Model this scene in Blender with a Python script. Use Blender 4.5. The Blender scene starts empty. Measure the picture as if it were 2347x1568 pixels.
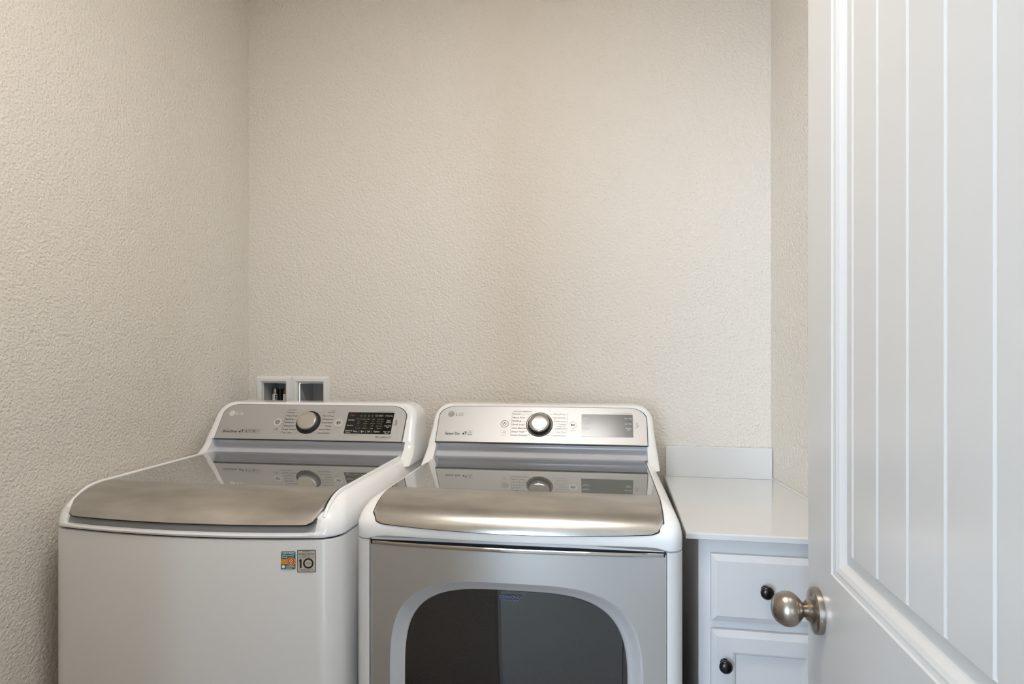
import bpy, math, random
from mathutils import Vector

# ------------------------------------------------------------------ camera, world, exposure
scene = bpy.context.scene
COL = scene.collection
scene.view_settings.view_transform = 'Standard'
scene.view_settings.look = 'None'
scene.view_settings.gamma = 1.0
scene.view_settings.use_curve_mapping = False
scene.view_settings.exposure = 0.0
scene.cycles.use_denoising = True
scene.cycles.use_adaptive_sampling = True
scene.cycles.adaptive_threshold = 0.05
scene.cycles.max_bounces = 9
scene.cycles.diffuse_bounces = 5
scene.cycles.caustics_reflective = False
scene.cycles.caustics_refractive = False
scene.cycles.sample_clamp_indirect = 6.0

FOCAL_PX = 1400.0
cam_data = bpy.data.cameras.new('camera')
cam_data.sensor_width = 36.0
cam_data.lens = FOCAL_PX / 2347.0 * 36.0
cam_data.shift_y = 26.0 / 2347.0
cam_data.clip_start = 0.02
cam = bpy.data.objects.new('camera', cam_data)
COL.objects.link(cam)
cam.location = (0, 0, 1.33)
cam.rotation_euler = (math.pi / 2, 0, math.radians(9.767))
scene.camera = cam

SKY_STRENGTH = 18.5
world = bpy.data.worlds.new('overcast_sky')
scene.world = world
world.use_nodes = True
bg = world.node_tree.nodes['Background']
bg.inputs[0].default_value = (0.64, 0.80, 1.0, 1)
bg.inputs[1].default_value = SKY_STRENGTH

# room measures (metres): x to the right along the back wall, y into the room, z up
YB = 2.147                 # back wall
XL = -1.399                # left wall
XR = 0.5038                # right wall at the back corner
SKEW = 0.1093              # the right wall opens outward toward the doorway
YF = 0.34                  # doorway wall, laundry side
YF2 = 0.22                 # doorway wall, hall side
ZC = 2.743                 # ceiling
DX0, DX1, DZ = -0.428, 0.357, 2.045   # doorway
HX0, HX1, HY = -2.6, 2.9, -2.6        # hall extents
WINS = ((-1.85, -0.45, 0.35, 2.40), (1.35, 1.80, 0.35, 2.40))
LAMP_POWER = 20.0
LAMP_X, LAMP_Y = -0.30, 0.80

for i, (x0, x1, z0, z1) in enumerate(WINS):
    ld = bpy.data.lights.new('window_portal', 'AREA')
    ld.shape = 'RECTANGLE'
    ld.size = x1 - x0
    ld.size_y = z1 - z0
    ld.cycles.is_portal = True
    lo = bpy.data.objects.new('window_portal', ld)
    COL.objects.link(lo)
    lo.location = ((x0 + x1) / 2, HY - 0.13, (z0 + z1) / 2)
    lo.rotation_euler = (math.pi / 2, 0, 0)       # shines along +y, into the hall


# ------------------------------------------------------------------ materials
def lin(c):
    return tuple(((v / 255 + 0.055) / 1.055) ** 2.4 if v > 10 else v / 255 / 12.92 for v in c)


def mat(name, rgb, rough=0.5, metal=0.0, coat=0.0, coat_rough=0.05, spec=0.5, emit=None, emit_s=0.0, aniso=0.0):
    m = bpy.data.materials.new(name)
    m.use_nodes = True
    b = m.node_tree.nodes['Principled BSDF']
    b.inputs['Base Color'].default_value = (*lin(rgb), 1)
    b.inputs['Roughness'].default_value = rough
    b.inputs['Metallic'].default_value = metal
    b.inputs['Coat Weight'].default_value = coat
    b.inputs['Coat Roughness'].default_value = coat_rough
    b.inputs['Specular IOR Level'].default_value = spec
    b.inputs['Anisotropic'].default_value = aniso
    if emit:
        b.inputs['Emission Color'].default_value = (*lin(emit), 1)
        b.inputs['Emission Strength'].default_value = emit_s
    return m


def add_bump(m, scale, strength, dist=0.002, detail=3.0, rough=0.55, stretch=None):
    nt = m.node_tree
    b = nt.nodes['Principled BSDF']
    tc = nt.nodes.new('ShaderNodeTexCoord')
    n = nt.nodes.new('ShaderNodeTexNoise')
    n.inputs['Scale'].default_value = scale
    n.inputs['Detail'].default_value = detail
    n.inputs['Roughness'].default_value = rough
    bp = nt.nodes.new('ShaderNodeBump')
    bp.inputs['Strength'].default_value = strength
    bp.inputs['Distance'].default_value = dist
    src = tc.outputs['Object']
    if stretch:
        mp = nt.nodes.new('ShaderNodeMapping')
        mp.inputs['Scale'].default_value = stretch
        nt.links.new(src, mp.inputs['Vector'])
        src = mp.outputs['Vector']
    nt.links.new(src, n.inputs['Vector'])
    nt.links.new(n.outputs['Fac'], bp.inputs['Height'])
    nt.links.new(bp.outputs['Normal'], b.inputs['Normal'])
    return n


def vary(m, scale, amount, stretch=None, detail=4.0):
    """slight grain of the surface's own colour"""
    nt = m.node_tree
    b = nt.nodes['Principled BSDF']
    base = tuple(b.inputs['Base Color'].default_value)
    tc = nt.nodes.new('ShaderNodeTexCoord')
    n = nt.nodes.new('ShaderNodeTexNoise')
    n.inputs['Scale'].default_value = scale
    n.inputs['Detail'].default_value = detail
    src = tc.outputs['Object']
    if stretch:
        mp = nt.nodes.new('ShaderNodeMapping')
        mp.inputs['Scale'].default_value = stretch
        nt.links.new(src, mp.inputs['Vector'])
        src = mp.outputs['Vector']
    nt.links.new(src, n.inputs['Vector'])
    r = nt.nodes.new('ShaderNodeValToRGB')
    r.color_ramp.elements[0].position = 0.3
    r.color_ramp.elements[1].position = 0.7
    r.color_ramp.elements[0].color = tuple(v * (1 - amount) for v in base[:3]) + (1,)
    r.color_ramp.elements[1].color = tuple(min(1, v * (1 + amount)) for v in base[:3]) + (1,)
    nt.links.new(n.outputs['Fac'], r.inputs['Fac'])
    nt.links.new(r.outputs['Color'], b.inputs['Base Color'])


M = {}
M['wall'] = mat('beige_orange_peel_paint', (228, 222, 212), 0.6, spec=0.4)
add_bump(M['wall'], 125, 0.9, 0.0055, 2.0, 0.5)
M['ceiling'] = mat('white_ceiling_paint', (232, 230, 224), 0.8)
add_bump(M['ceiling'], 95, 0.6, 0.004, 2.0, 0.5)
M['vinyl'] = mat('grey_vinyl_floor', (150, 140, 128), 0.4)
vary(M['vinyl'], 6, 0.15)
M['carpet'] = mat('grey_beige_carpet', (196, 193, 188), 0.95)
add_bump(M['carpet'], 160, 1.0, 0.01, 3.0)
vary(M['carpet'], 130, 0.35)
M['trim'] = mat('white_semigloss_paint', (210, 209, 207), 0.28, coat=0.25, coat_rough=0.15)
M['cabinet'] = mat('pale_grey_cabinet_paint', (215, 214, 214), 0.34, coat=0.15, coat_rough=0.2)
M['counter'] = mat('white_cultured_marble', (222, 223, 222), 0.12, coat=0.5, coat_rough=0.03)
vary(M['counter'], 5, 0.02)
M['enamel'] = mat('white_gloss_enamel', (243, 243, 242), 0.22, coat=0.6, coat_rough=0.04)
M['sheet'] = mat('white_enamelled_sheet', (213, 212, 210), 0.32, coat=0.2, coat_rough=0.15)
M['steel'] = mat('brushed_steel_lid', (190, 186, 180), 0.27, 1.0)
add_bump(M['steel'], 26, 0.06, 0.002, 3.0, 0.55, (1.0, 3.0, 3.0))
vary(M['steel'], 7, 0.16, (1, 3, 3))
M['silver'] = mat('silver_metallic_paint', (200, 199, 198), 0.30, 0.8)
add_bump(M['silver'], 900, 0.05, 0.0005, 1.0)
M['panel'] = mat('silver_console_panel', (186, 185, 183), 0.42, 0.55)
M['groove'] = mat('satin_silver_groove', (224, 225, 228), 0.28, 0.25)
M['chrome'] = mat('polished_chrome', (214, 212, 210), 0.06, 1.0)
M['lid_glass'] = mat('smoked_grey_lid_glass', (112, 112, 110), 0.02, coat=0.8, coat_rough=0.01, spec=0.9)
M['door_glass'] = mat('black_dryer_window_glass', (24, 24, 25), 0.03, coat=0.6, coat_rough=0.02, spec=0.8)
M['display'] = mat('black_display_glass', (13, 12, 9), 0.05, spec=0.45)
M['display_reflecting'] = mat('dark_glass_with_painted_reflection', (92, 94, 92), 0.2, coat=0.6, coat_rough=0.17, spec=0.6)  # dark glass; the grey base paints in the light it reflects
M['gap_shade_grey'] = mat('dark_grey_gap_shade_and_trim', (42, 42, 44), 0.6)  # paints the shade in gaps between parts; also feet and dial trim
M['pocket'] = mat('grey_plastic_recess', (160, 160, 160), 0.4)
M['bezel'] = mat('pale_silver_bezel', (196, 197, 200), 0.32, 0.35, coat=0.2)
M['ink'] = mat('black_print', (28, 27, 26), 0.5)
M['ink_grey'] = mat('grey_print', (120, 118, 114), 0.5)
M['ink_light'] = mat('pale_silver_print', (232, 229, 222), 0.4)
M['ink_taupe'] = mat('taupe_silver_print', (140, 136, 126), 0.4, 0.2)
M['ink_white'] = mat('white_print', (236, 234, 226), 0.5)
M['ink_cream'] = mat('dim_display_print', (150, 144, 120), 0.5)
M['ink_red'] = mat('red_display_print', (190, 84, 50), 0.5)
M['ink_blue'] = mat('slate_blue_print', (92, 104, 150), 0.5)
M['knob_face'] = mat('satin_knob_face', (196, 192, 184), 0.28, 0.85)
M['knob_chrome'] = mat('mirror_knob_face', (204, 202, 198), 0.10, 1.0)
M['dark_ring'] = mat('dark_knob_well', (52, 49, 46), 0.25, 0.6)
M['light_ring'] = mat('silver_knob_well', (150, 149, 148), 0.22, 0.8)
M['bronze'] = mat('black_bronze_knob', (18, 17, 20), 0.28, 0.3, coat=0.3, coat_rough=0.2)
M['nickel'] = mat('satin_nickel', (168, 158, 148), 0.28, 1.0)
M['teal'] = mat('teal_sticker', (14, 96, 108), 0.4)
M['orange'] = mat('orange_sticker_band', (226, 140, 40), 0.4)
M['orange_dark'] = mat('dark_orange_seal', (176, 84, 40), 0.4)
M['tan'] = mat('warm_silver_sticker', (196, 189, 176), 0.4, 0.2)
M['plastic'] = mat('white_plastic', (228, 227, 225), 0.35)
M['recess'] = mat('shade_grey_box_lining', (172, 172, 172), 0.45)  # white plastic darkened to paint in the shade inside the box
M['brass'] = mat('dull_brass_valve', (120, 112, 84), 0.35, 0.8)
M['hose'] = mat('dark_rubber_hose', (40, 36, 34), 0.5)
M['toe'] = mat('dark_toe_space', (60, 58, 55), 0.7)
M['lamp'] = mat('lit_opal_glass', (255, 240, 220), 0.4, emit=(255, 250, 246), emit_s=LAMP_POWER)

pane = bpy.data.materials.new('clear_window_glass')
pane.use_nodes = True
nt = pane.node_tree
nt.nodes.remove(nt.nodes['Principled BSDF'])
mx = nt.nodes.new('ShaderNodeMixShader')
tr = nt.nodes.new('ShaderNodeBsdfTransparent')
gl = nt.nodes.new('ShaderNodeBsdfGlossy')
gl.inputs['Roughness'].default_value = 0.0
mx.inputs[0].default_value = 0.05
nt.links.new(tr.outputs[0], mx.inputs[1])
nt.links.new(gl.outputs[0], mx.inputs[2])
nt.links.new(mx.outputs[0], nt.nodes['Material Output'].inputs[0])
M['pane'] = pane


# ------------------------------------------------------------------ mesh helpers
def thing(name, label, cat, loc=(0, 0, 0), rz=0.0, group=None, kind=None):
    o = bpy.data.objects.new(name, None)
    COL.objects.link(o)
    o.empty_display_size = 0.1
    o.location = loc
    o.rotation_euler = (0, 0, rz)
    tag(o, label, cat, group, kind)
    return o


def tag(o, label, cat, group=None, kind=None):
    o['label'] = label
    o['category'] = cat
    if group:
        o['group'] = group
    if kind:
        o['kind'] = kind
    return o


def mk(name, verts, faces, m, parent=None, smooth=35, label=None):
    me = bpy.data.meshes.new(name)
    me.from_pydata([tuple(v) for v in verts], [], faces)
    me.validate()
    import bmesh
    bm = bmesh.new()
    bm.from_mesh(me)
    bmesh.ops.recalc_face_normals(bm, faces=bm.faces)
    bm.to_mesh(me)
    bm.free()
    if smooth:
        me.polygons.foreach_set('use_smooth', [True] * len(me.polygons))
        me.set_sharp_from_angle(angle=math.radians(smooth))
    me.materials.append(m)
    o = bpy.data.objects.new(name, me)
    COL.objects.link(o)
    if parent is not None:
        o.parent = parent
    if label:
        o['label'] = label
    return o


class MB:
    """collects vertices and faces of ONE mesh"""
    def __init__(self):
        self.v, self.f = [], []

    def add(self, vs, fs):
        k = len(self.v)
        self.v += [tuple(p) for p in vs]
        self.f += [tuple(i + k for i in f) for f in fs]
        return self

    def box(self, x0, x1, y0, y1, z0, z1):
        vs = [(x, y, z) for z in (z0, z1) for y in (y0, y1) for x in (x0, x1)]
        return self.add(vs, [(0, 2, 3, 1), (4, 5, 7, 6), (0, 1, 5, 4), (2, 6, 7, 3), (0, 4, 6, 2), (1, 3, 7, 5)])

    def rings(self, rings, close=True, cap0=False, cap1=False):
        n = len(rings[0])
        vs = [p for r in rings for p in r]
        fs = []
        for i in range(len(rings) - 1):
            for j in range(n if close else n - 1):
                a, b = i * n + j, i * n + (j + 1) % n
                fs.append((a, b, b + n, a + n))
        if cap0:
            fs.append(tuple(reversed(range(n))))
        if cap1:
            fs.append(tuple(range((len(rings) - 1) * n, len(rings) * n)))
        return self.add(vs, fs)

    def build(self, name, m, parent=None, smooth=35, label=None):
        return mk(name, self.v, self.f, m, parent, smooth, label)


def box(name, x0, x1, y0, y1, z0, z1, m, parent=None):
    return MB().box(x0, x1, y0, y1, z0, z1).build(name, m, parent, 0)


def rbox(name, x0, x1, y0, y1, z0, z1, r, m, parent=None, n=3):
    """box whose twelve edges are rounded: rounded outline, rounded top and bottom"""
    def ring(ins, z):
        rr = max(r - ins, 0.0002)
        a0, a1, b0, b1 = x0 + ins, x1 - ins, y0 + ins, y1 - ins
        pts = []
        for cx, cy, s in ((a1 - rr, b1 - rr, 0), (a0 + rr, b1 - rr, 90), (a0 + rr, b0 + rr, 180), (a1 - rr, b0 + rr, 270)):
            for k in range(n + 1):
                t = math.radians(s + 90 * k / n)
                pts.append((cx + rr * math.cos(t), cy + rr * math.sin(t), z))
        return pts
    R = []
    for k in range(n + 1):
        t = math.pi / 2 * k / n
        R.append(ring(r * (1 - math.sin(t)), z0 + r * (1 - math.cos(t))))
    for k in range(n + 1):
        t = math.pi / 2 * k / n
        R.append(ring(r * (1 - math.cos(t)), z1 - r + r * math.sin(t)))
    return MB().rings(R, True, True, True).build(name, m, parent)


class PrintMB(MB):
    """print on a panel: every word becomes a part of its own, the fine lines stay together"""
    def __init__(self, m, parent, name='lettering', marks='printed_lines'):
        MB.__init__(self)
        self.m, self.parent, self.name, self.marks = m, parent, name, marks

    def finish(self):
        if self.v:
            o = MB.build(self, self.marks, self.m, self.parent, 0)
            o['kind'] = 'stuff'


class Frame:
    """a local plane: a to the right, b up the plane, n out of it"""
    def __init__(self, o, ex, ey):
        self.o, self.ex, self.ey = Vector(o), Vector(ex).normalized(), Vector(ey).normalized()
        self.n = self.ex.cross(self.ey)

    def p(self, a, b, h=0.0):
        return self.o + self.ex * a + self.ey * b + self.n * h


def plate(mb, fr, poly, h0, h1, bevel=0.0):
    """extruded polygon lying on a frame"""
    R = [[fr.p(a, b, h0) for a, b in poly]]
    if bevel:
        ca = sum(p[0] for p in poly) / len(poly)
        cb = sum(p[1] for p in poly) / len(poly)
        wa = max(p[0] for p in poly) - min(p[0] for p in poly)
        wb = max(p[1] for p in poly) - min(p[1] for p in poly)
        R.append([fr.p(a, b, h1 - bevel) for a, b in poly])
        R.append([fr.p(ca + (a - ca) * (1 - 2 * bevel / wa), cb + (b - cb) * (1 - 2 * bevel / wb), h1) for a, b in poly])
    else:
        R.append([fr.p(a, b, h1) for a, b in poly])
    mb.rings(R, True, True, True)


def rrect(a0, a1, b0, b1, r, n=5):
    pts = []
    for cx, cy, s in ((a1 - r, b1 - r, 0), (a0 + r, b1 - r, 90), (a0 + r, b0 + r, 180), (a1 - r, b0 + r, 270)):
        for k in range(n + 1):
            t = math.radians(s + 90 * k / n)
            pts.append((cx + r * math.cos(t), cy + r * math.sin(t)))
    return pts


def circle(a, b, r, n=32, ry=None):
    ry = ry or r
    return [(a + r * math.cos(2 * math.pi * k / n), b + ry * math.sin(2 * math.pi * k / n)) for k in range(n)]


def flat(mb, fr, poly, h):
    mb.add([fr.p(a, b, h) for a, b in poly], [tuple(range(len(poly)))])


def ring_flat(mb, fr, a, b, r0, r1, h, t0=0.0, t1=360.0, n=28):
    vs, fs = [], []
    for k in range(n + 1):
        t = math.radians(t0 + (t1 - t0) * k / n)
        vs += [fr.p(a + r0 * math.cos(t), b + r0 * math.sin(t), h), fr.p(a + r1 * math.cos(t), b + r1 * math.sin(t), h)]
    for k in range(n):
        fs.append((2 * k, 2 * k + 1, 2 * k + 3, 2 * k + 2))
    mb.add(vs, fs)


def stroke(mb, fr, p, q, w, h):
    d = Vector((q[0] - p[0], q[1] - p[1]))
    d.normalize()
    n = Vector((-d.y, d.x)) * w / 2
    flat(mb, fr, [(p[0] + n.x, p[1] + n.y), (p[0] - n.x, p[1] - n.y), (q[0] - n.x, q[1] - n.y), (q[0] + n.x, q[1] + n.y)], h)


def text(mb, fr, s, a, b, size, h, align='LEFT', shear=0.0, width=None, bold=0.0, rot=0.0):
    """lettering: size is the cap height, (a, b) the baseline point"""
    c = bpy.data.curves.new('lettering', 'FONT')
    c.body = s
    c.size = size / 0.70
    c.resolution_u = 2
    c.shear = shear
    c.offset = bold * 4 * size
    o = bpy.data.objects.new('lettering', c)
    me = bpy.data.meshes.new_from_object(o)
    xs = [v.co.x for v in me.vertices]
    if xs:
        x0, x1 = min(xs), max(xs)
        k = width / (x1 - x0) if width else 1.0
        off = {'LEFT': x0, 'CENTER': (x0 + x1) / 2, 'RIGHT': x1}[align]
        cr, sr = math.cos(rot), math.sin(rot)
        vs = []
        for v in me.vertices:
            x, y = (v.co.x - off) * k, v.co.y
            vs.append(fr.p(a + x * cr - y * sr, b + x * sr + y * cr, h))
        fs = [tuple(p.vertices) for p in me.polygons]
        if isinstance(mb, PrintMB):
            mk(mb.name, vs, fs, mb.m, mb.parent, 0)
        else:
            mb.add(vs, fs)
    bpy.data.objects.remove(o)
    bpy.data.curves.remove(c)
    bpy.data.meshes.remove(me)


def lathe(mb, o, axis, prof, n=40, up=(0, 0, 1)):
    """prof: list of (distance along axis, radius)"""
    ax = Vector(axis).normalized()
    e1 = ax.orthogonal().normalized() if abs(ax.dot(Vector(up))) > 0.95 else ax.cross(Vector(up)).normalized()
    e2 = ax.cross(e1)
    R = []
    for d, r in prof:
        R.append([Vector(o) + ax * d + (e1 * math.cos(2 * math.pi * k / n) + e2 * math.sin(2 * math.pi * k / n)) * max(r, 1e-5) for k in range(n)])
    mb.rings(R, True, True, True)


def smoothstep(t):
    t = min(1, max(0, t))
    return t * t * (3 - 2 * t)


# ------------------------------------------------------------------ the setting
def struct(o, label, cat):
    return tag(o, label, cat, kind='structure')


def xr(y):
    return XR + SKEW * (YB - y)


struct(box('floor', XL - 0.1, 0.80, YF2, YB + 0.12, -0.05, 0.0, M['vinyl']), 'grey vinyl laundry room floor under the machines', 'floor')
struct(box('floor_hall', HX0 - 0.1, HX1 + 0.1, HY - 0.12, YF2, -0.05, 0.0, M['carpet']), 'grey beige carpet in the hall outside the door', 'floor')
struct(box('ceiling', XL - 0.1, 0.80, YF2, YB + 0.12, ZC, ZC + 0.05, M['ceiling']), 'white laundry room ceiling', 'ceiling')
struct(box('ceiling_hall', HX0 - 0.1, HX1 + 0.1, HY - 0.12, YF2, ZC, ZC + 0.05, M['ceiling']), 'white ceiling over the hall', 'ceiling')
struct(box('wall_left', XL - 0.1, XL, YF, YB, 0, ZC, M['wall']), 'beige orange peel wall beside the washing machine', 'wall')

# back wall with the opening for the two plumbing boxes
BX0, BXM, BX1, BZ0, BZ1 = -1.362, -1.2135, -1.0625, 1.045, 1.243
wb = MB()
h0, h1, g0, g1 = BX0 + 0.012, BX1 - 0.012, BZ0 + 0.012, BZ1 - 0.012
wb.box(XL - 0.1, h0, YB, YB + 0.12, 0, ZC).box(h1, XR + 0.1, YB, YB + 0.12, 0, ZC)
wb.box(h0, h1, YB, YB + 0.12, 0, g0).box(h0, h1, YB, YB + 0.12, g1, ZC)
struct(wb.build('wall_back', M['wall'], None, 0), 'beige orange peel wall behind the two machines', 'wall')

wr = MB()
pts = [(XR, YB), (xr(YF), YF), (xr(YF) + 0.1, YF), (XR + 0.1, YB)]
wr.rings([[(x, y, 0) for x, y in pts], [(x, y, ZC) for x, y in pts]], True, True, True)
struct(wr.build('wall_right', M['wall'], None, 0), 'beige orange peel wall at the end of the countertop', 'wall')

wf = MB()
wf.box(HX0 - 0.1, DX0, YF2, YF, 0, ZC).box(DX1, HX1 + 0.1, YF2, YF, 0, ZC).box(DX0, DX1, YF2, YF, DZ, ZC)
struct(wf.build('wall_front', M['wall'], None, 0), 'beige wall with the doorway between hall and laundry', 'wall')
struct(box('wall_hall_left', HX0 - 0.1, HX0, HY, YF2, 0, ZC, M['wall']), 'beige wall at one end of the hall', 'wall')
struct(box('wall_hall_right', HX1, HX1 + 0.1, HY, YF2, 0, ZC, M['wall']), 'beige wall at the other end of the hall', 'wall')
wh = MB()
xs = [HX0 - 0.1] + [v for w in WINS for v in w[:2]] + [HX1 + 0.1]
for k in range(0, 6, 2):
    wh.box(xs[k], xs[k + 1], HY - 0.12, HY, 0, ZC)
for (x0, x1, z0, z1) in WINS:
    wh.box(x0, x1, HY - 0.12, HY, 0, z0).box(x0, x1, HY - 0.12, HY, z1, ZC)
struct(wh.build('wall_hall_back', M['wall'], None, 0), 'beige hall wall with two tall windows', 'wall')

for i, (x0, x1, z0, z1) in enumerate(WINS):
    w = thing('window_%d' % (i + 1), ('tall white window across the hall, behind the latch side of the doorway', 'tall white window across the hall, behind the hinge side of the doorway')[i],
              'window', ((x0 + x1) / 2, HY - 0.06, z0), kind='structure')
    hw, hh = (x1 - x0) / 2, z1 - z0
    fm = MB()
    fm.box(-hw, -hw + 0.05, -0.03, 0.03, 0, hh).box(hw - 0.05, hw, -0.03, 0.03, 0, hh)
    fm.box(-hw + 0.05, hw - 0.05, -0.03, 0.03, 0, 0.05).box(-hw + 0.05, hw - 0.05, -0.03, 0.03, hh - 0.05, hh)
    fm.box(-hw + 0.05, hw - 0.05, -0.025, 0.025, hh * 0.5 - 0.02, hh * 0.5 + 0.02)
    fm.build('window_frame', M['trim'], w, 0)
    box('pane', -hw + 0.05, hw - 0.05, -0.003, 0.003, 0.05, hh * 0.5 - 0.02, M['pane'], w)
    box('pane', -hw + 0.05, hw - 0.05, -0.003, 0.003, hh * 0.5 + 0.02, hh - 0.05, M['pane'], w)

# casing round the doorway
tj = MB()
tj.box(DX0 - 0.002, DX0 + 0.016, YF2 - 0.002, YF + 0.002, 0, DZ).box(DX1 - 0.002, DX1 + 0.018, YF2 - 0.002, YF + 0.002, 0, DZ)
tj.box(DX0 - 0.002, DX1 + 0.018, YF2 - 0.002, YF + 0.002, DZ - 0.016, DZ + 0.002)
struct(tj.build('trim_1', M['trim'], None, 0), 'white door jamb lining the doorway', 'door jamb')
tc = MB()
tc.box(DX0 - 0.058, DX0 + 0.010, YF2 - 0.018, YF2 - 0.002, 0, DZ + 0.055).box(DX1 - 0.010, DX1 + 0.058, YF2 - 0.018, YF2 - 0.002, 0, DZ + 0.055)
tc.box(DX0 + 0.010, DX1 - 0.010, YF2 - 0.018, YF2 - 0.002, DZ - 0.010, DZ + 0.055)
struct(tc.build('trim_2', M['trim'], None, 0), 'white casing round the doorway on the hall side', 'door casing')
bb = MB().box(HX0, DX0 - 0.06, YF2 - 0.014, YF2, 0, 0.13).box(DX1 + 0.06, HX1, YF2 - 0.014, YF2, 0, 0.13)
struct(bb.build('baseboard_hall', M['trim'], None, 0), 'white baseboard along the hall side of the doorway wall', 'baseboard')
bb = MB().box(HX0, HX1, HY, HY + 0.014, 0, 0.13)
struct(bb.build('baseboard_window', M['trim'], None, 0), 'white baseboard under the tall hall windows', 'baseboard')
struct(box('baseboard_left', XL, XL + 0.013, YF, YB, 0, 0.1, M['trim']), 'white baseboard at the foot of the wall beside the washer', 'baseboard')

# ceiling lamp of the laundry room
lamp = thing('ceiling_lamp', 'oblong flush ceiling lamp with lit opal diffuser', 'ceiling lamp', (LAMP_X, LAMP_Y, ZC))
rbox('base', -0.37, 0.37, -0.22, 0.22, -0.035, -0.0005, 0.008, M['trim'], lamp)
rbox('diffuser', -0.345, 0.345, -0.195, 0.195, -0.055, -0.036, 0.009, M['lamp'], lamp)


# ------------------------------------------------------------------ the panelled door
XD = 0.319                       # its face toward the machines
TD = 0.035
Y0D, Y1D, ZD = 0.345, 1.105, 2.03
door = thing('door_1', 'open white plank-panelled door with a satin nickel knob', 'door', (XD, Y1D, 0.012), kind='structure')
door_w = Y1D - Y0D               # local y runs from 0 (latch edge) to -door_w (hinge edge)
ST = 0.112
RAILS = ((0.0, 0.235), (0.765, 0.983), (1.905, ZD - 0.012))
stile = MB().box(0, TD, -ST, 0, 0, ZD - 0.012)
stile.build('stile', M['trim'], door, 0)
MB().box(0, TD, -door_w, -door_w + ST, 0, ZD - 0.012).build('stile', M['trim'], door, 0)
for z0, z1 in RAILS:
    MB().box(0, TD, -door_w + ST, -ST, z0, z1).build('rail', M['trim'], door, 0)
PROF = [(0.0, 0.0), (0.002, 0.0022), (0.007, 0.0032), (0.010, 0.0034), (0.016, 0.0065), (0.022, 0.0120), (0.0245, 0.0140), (0.027, 0.0142), (0.0475, 0.0076), (0.049, 0.0095)]
for pz0, pz1 in ((RAILS[0][1], RAILS[1][0]), (RAILS[1][1], RAILS[2][0])):
    for side in (0, 1):
        R = []
        for ins, dep in PROF:
            x = dep if side == 0 else TD - dep
            R.append([(x, -ST - ins, pz0 + ins), (x, -door_w + ST + ins, pz0 + ins), (x, -door_w + ST + ins, pz1 - ins), (x, -ST - ins, pz1 - ins)])
        MB().rings(R).build('moulding', M['trim'], door, 0)
    ya, yb = -ST - 0.0468, -door_w + ST + 0.0468
    cuts = [ya]
    y = 0.9277 - Y1D
    while y > yb + 0.004:
        cuts.append(y)
        y -= 0.0822
    cuts.append(yb)
    for a, b in zip(cuts[:-1], cuts[1:]):
        # plank with a v-groove half on each long edge
        gw, gd = 0.0040, 0.0024
        f0 = 0.0074
        z0, z1 = pz0 + 0.0468, pz1 - 0.0468
        ga = gw if a != ya else 0.0
        gb = gw if b != yb else 0.0
        sec = [(f0 + (gd if ga else 0), a), (f0 + (gd if ga else 0) * 0.2, a - ga * 0.75 - 1e-5), (f0, a - ga - 2e-5), (f0, b + gb + 2e-5), (f0 + (gd if gb else 0) * 0.2, b + gb * 0.75 + 1e-5), (f0 + (gd if gb else 0), b)]
        sec = sec + [(TD - x, y) for x, y in reversed(sec)]
        MB().rings([[(x, y, z0) for x, y in sec], [(x, y, z1) for x, y in sec]], True, True, True).build('plank', M['trim'], door, 0)

# knob: rose, neck and ball, both sides
for s in (-1, 1):
    x0 = 0.0 if s < 0 else TD
    o = (x0, 1.049 - Y1D, 0.917 - 0.012)
    mb = MB()
    lathe(mb, o, (s, 0, 0), [(0.016, 0.0115), (0.0235, 0.0112), (0.0255, 0.0125), (0.028, 0.0155), (0.032, 0.0205), (0.037, 0.0248), (0.043, 0.0272), (0.049, 0.0278), (0.055, 0.0268), (0.061, 0.0238), (0.066, 0.0195), (0.070, 0.0135), (0.072, 0.006), (0.0723, 0.0)], 48)
    kn = mb.build('door_knob', M['nickel'], door, 50, 'satin nickel ball knob')
    mb = MB()
    lathe(mb, o, (s, 0, 0), [(0.0, 0.0355), (0.005, 0.0362), (0.009, 0.0355), (0.0105, 0.0335), (0.0115, 0.029), (0.0125, 0.0245), (0.0145, 0.0195), (0.0170, 0.0168), (0.0195, 0.0155), (0.0205, 0.0140)], 48)
    mb.build('rose', M['nickel'], kn, 40)
    if s < 0:
        mb = MB()
        for k in (-1, 0, 1):
            zc_ = o[2] + k * 0.0024
            mb.box(-0.0075, -0.0055, o[1] - 0.0369, o[1] - 0.0352, zc_ - 0.0006, zc_ + 0.0006)
        mb.build('rose_notch', M['chrome'], kn, 0)
mb = MB().box(0.006, TD - 0.006, -0.001, 0.0012, 0.895, 0.952)
mb.build('latch_plate', M['nickel'], door, 0)
for z in (0.2, 1.0, 1.8):
    mb = MB()
    lathe(mb, (TD + 0.004, -door_w - 0.004, z - 0.045), (0, 0, 1), [(0, 0.006), (0.09, 0.006)], 16)
    mb.build('hinge', M['nickel'], door)


# ------------------------------------------------------------------ cabinet, countertop, backsplash
YC = 1.49
def rect_loft(x0, x1, z0, z1, prof, ybase):
    R = []
    for ins, dep in prof:
        R.append([(x0 + ins, ybase - dep, z0 + ins), (x1 - ins, ybase - dep, z0 + ins), (x1 - ins, ybase - dep, z1 - ins), (x0 + ins, ybase - dep, z1 - ins)])
    return MB().rings(R, True, True, True)


def cab_knob(x, z, yface, parent):
    mb = MB()
    lathe(mb, (x, yface, z), (0, -1, 0), [(0, 0.0095), (0.002, 0.0095), (0.004, 0.0060), (0.011, 0.0058), (0.014, 0.0085), (0.017, 0.0125), (0.0195, 0.0145), (0.0225, 0.0150), (0.026, 0.0140), (0.029, 0.0105), (0.0305, 0.006), (0.031, 0.0)], 32)
    return mb.build('knob', M['bronze'], parent, 45, 'black bronze mushroom knob')


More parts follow.
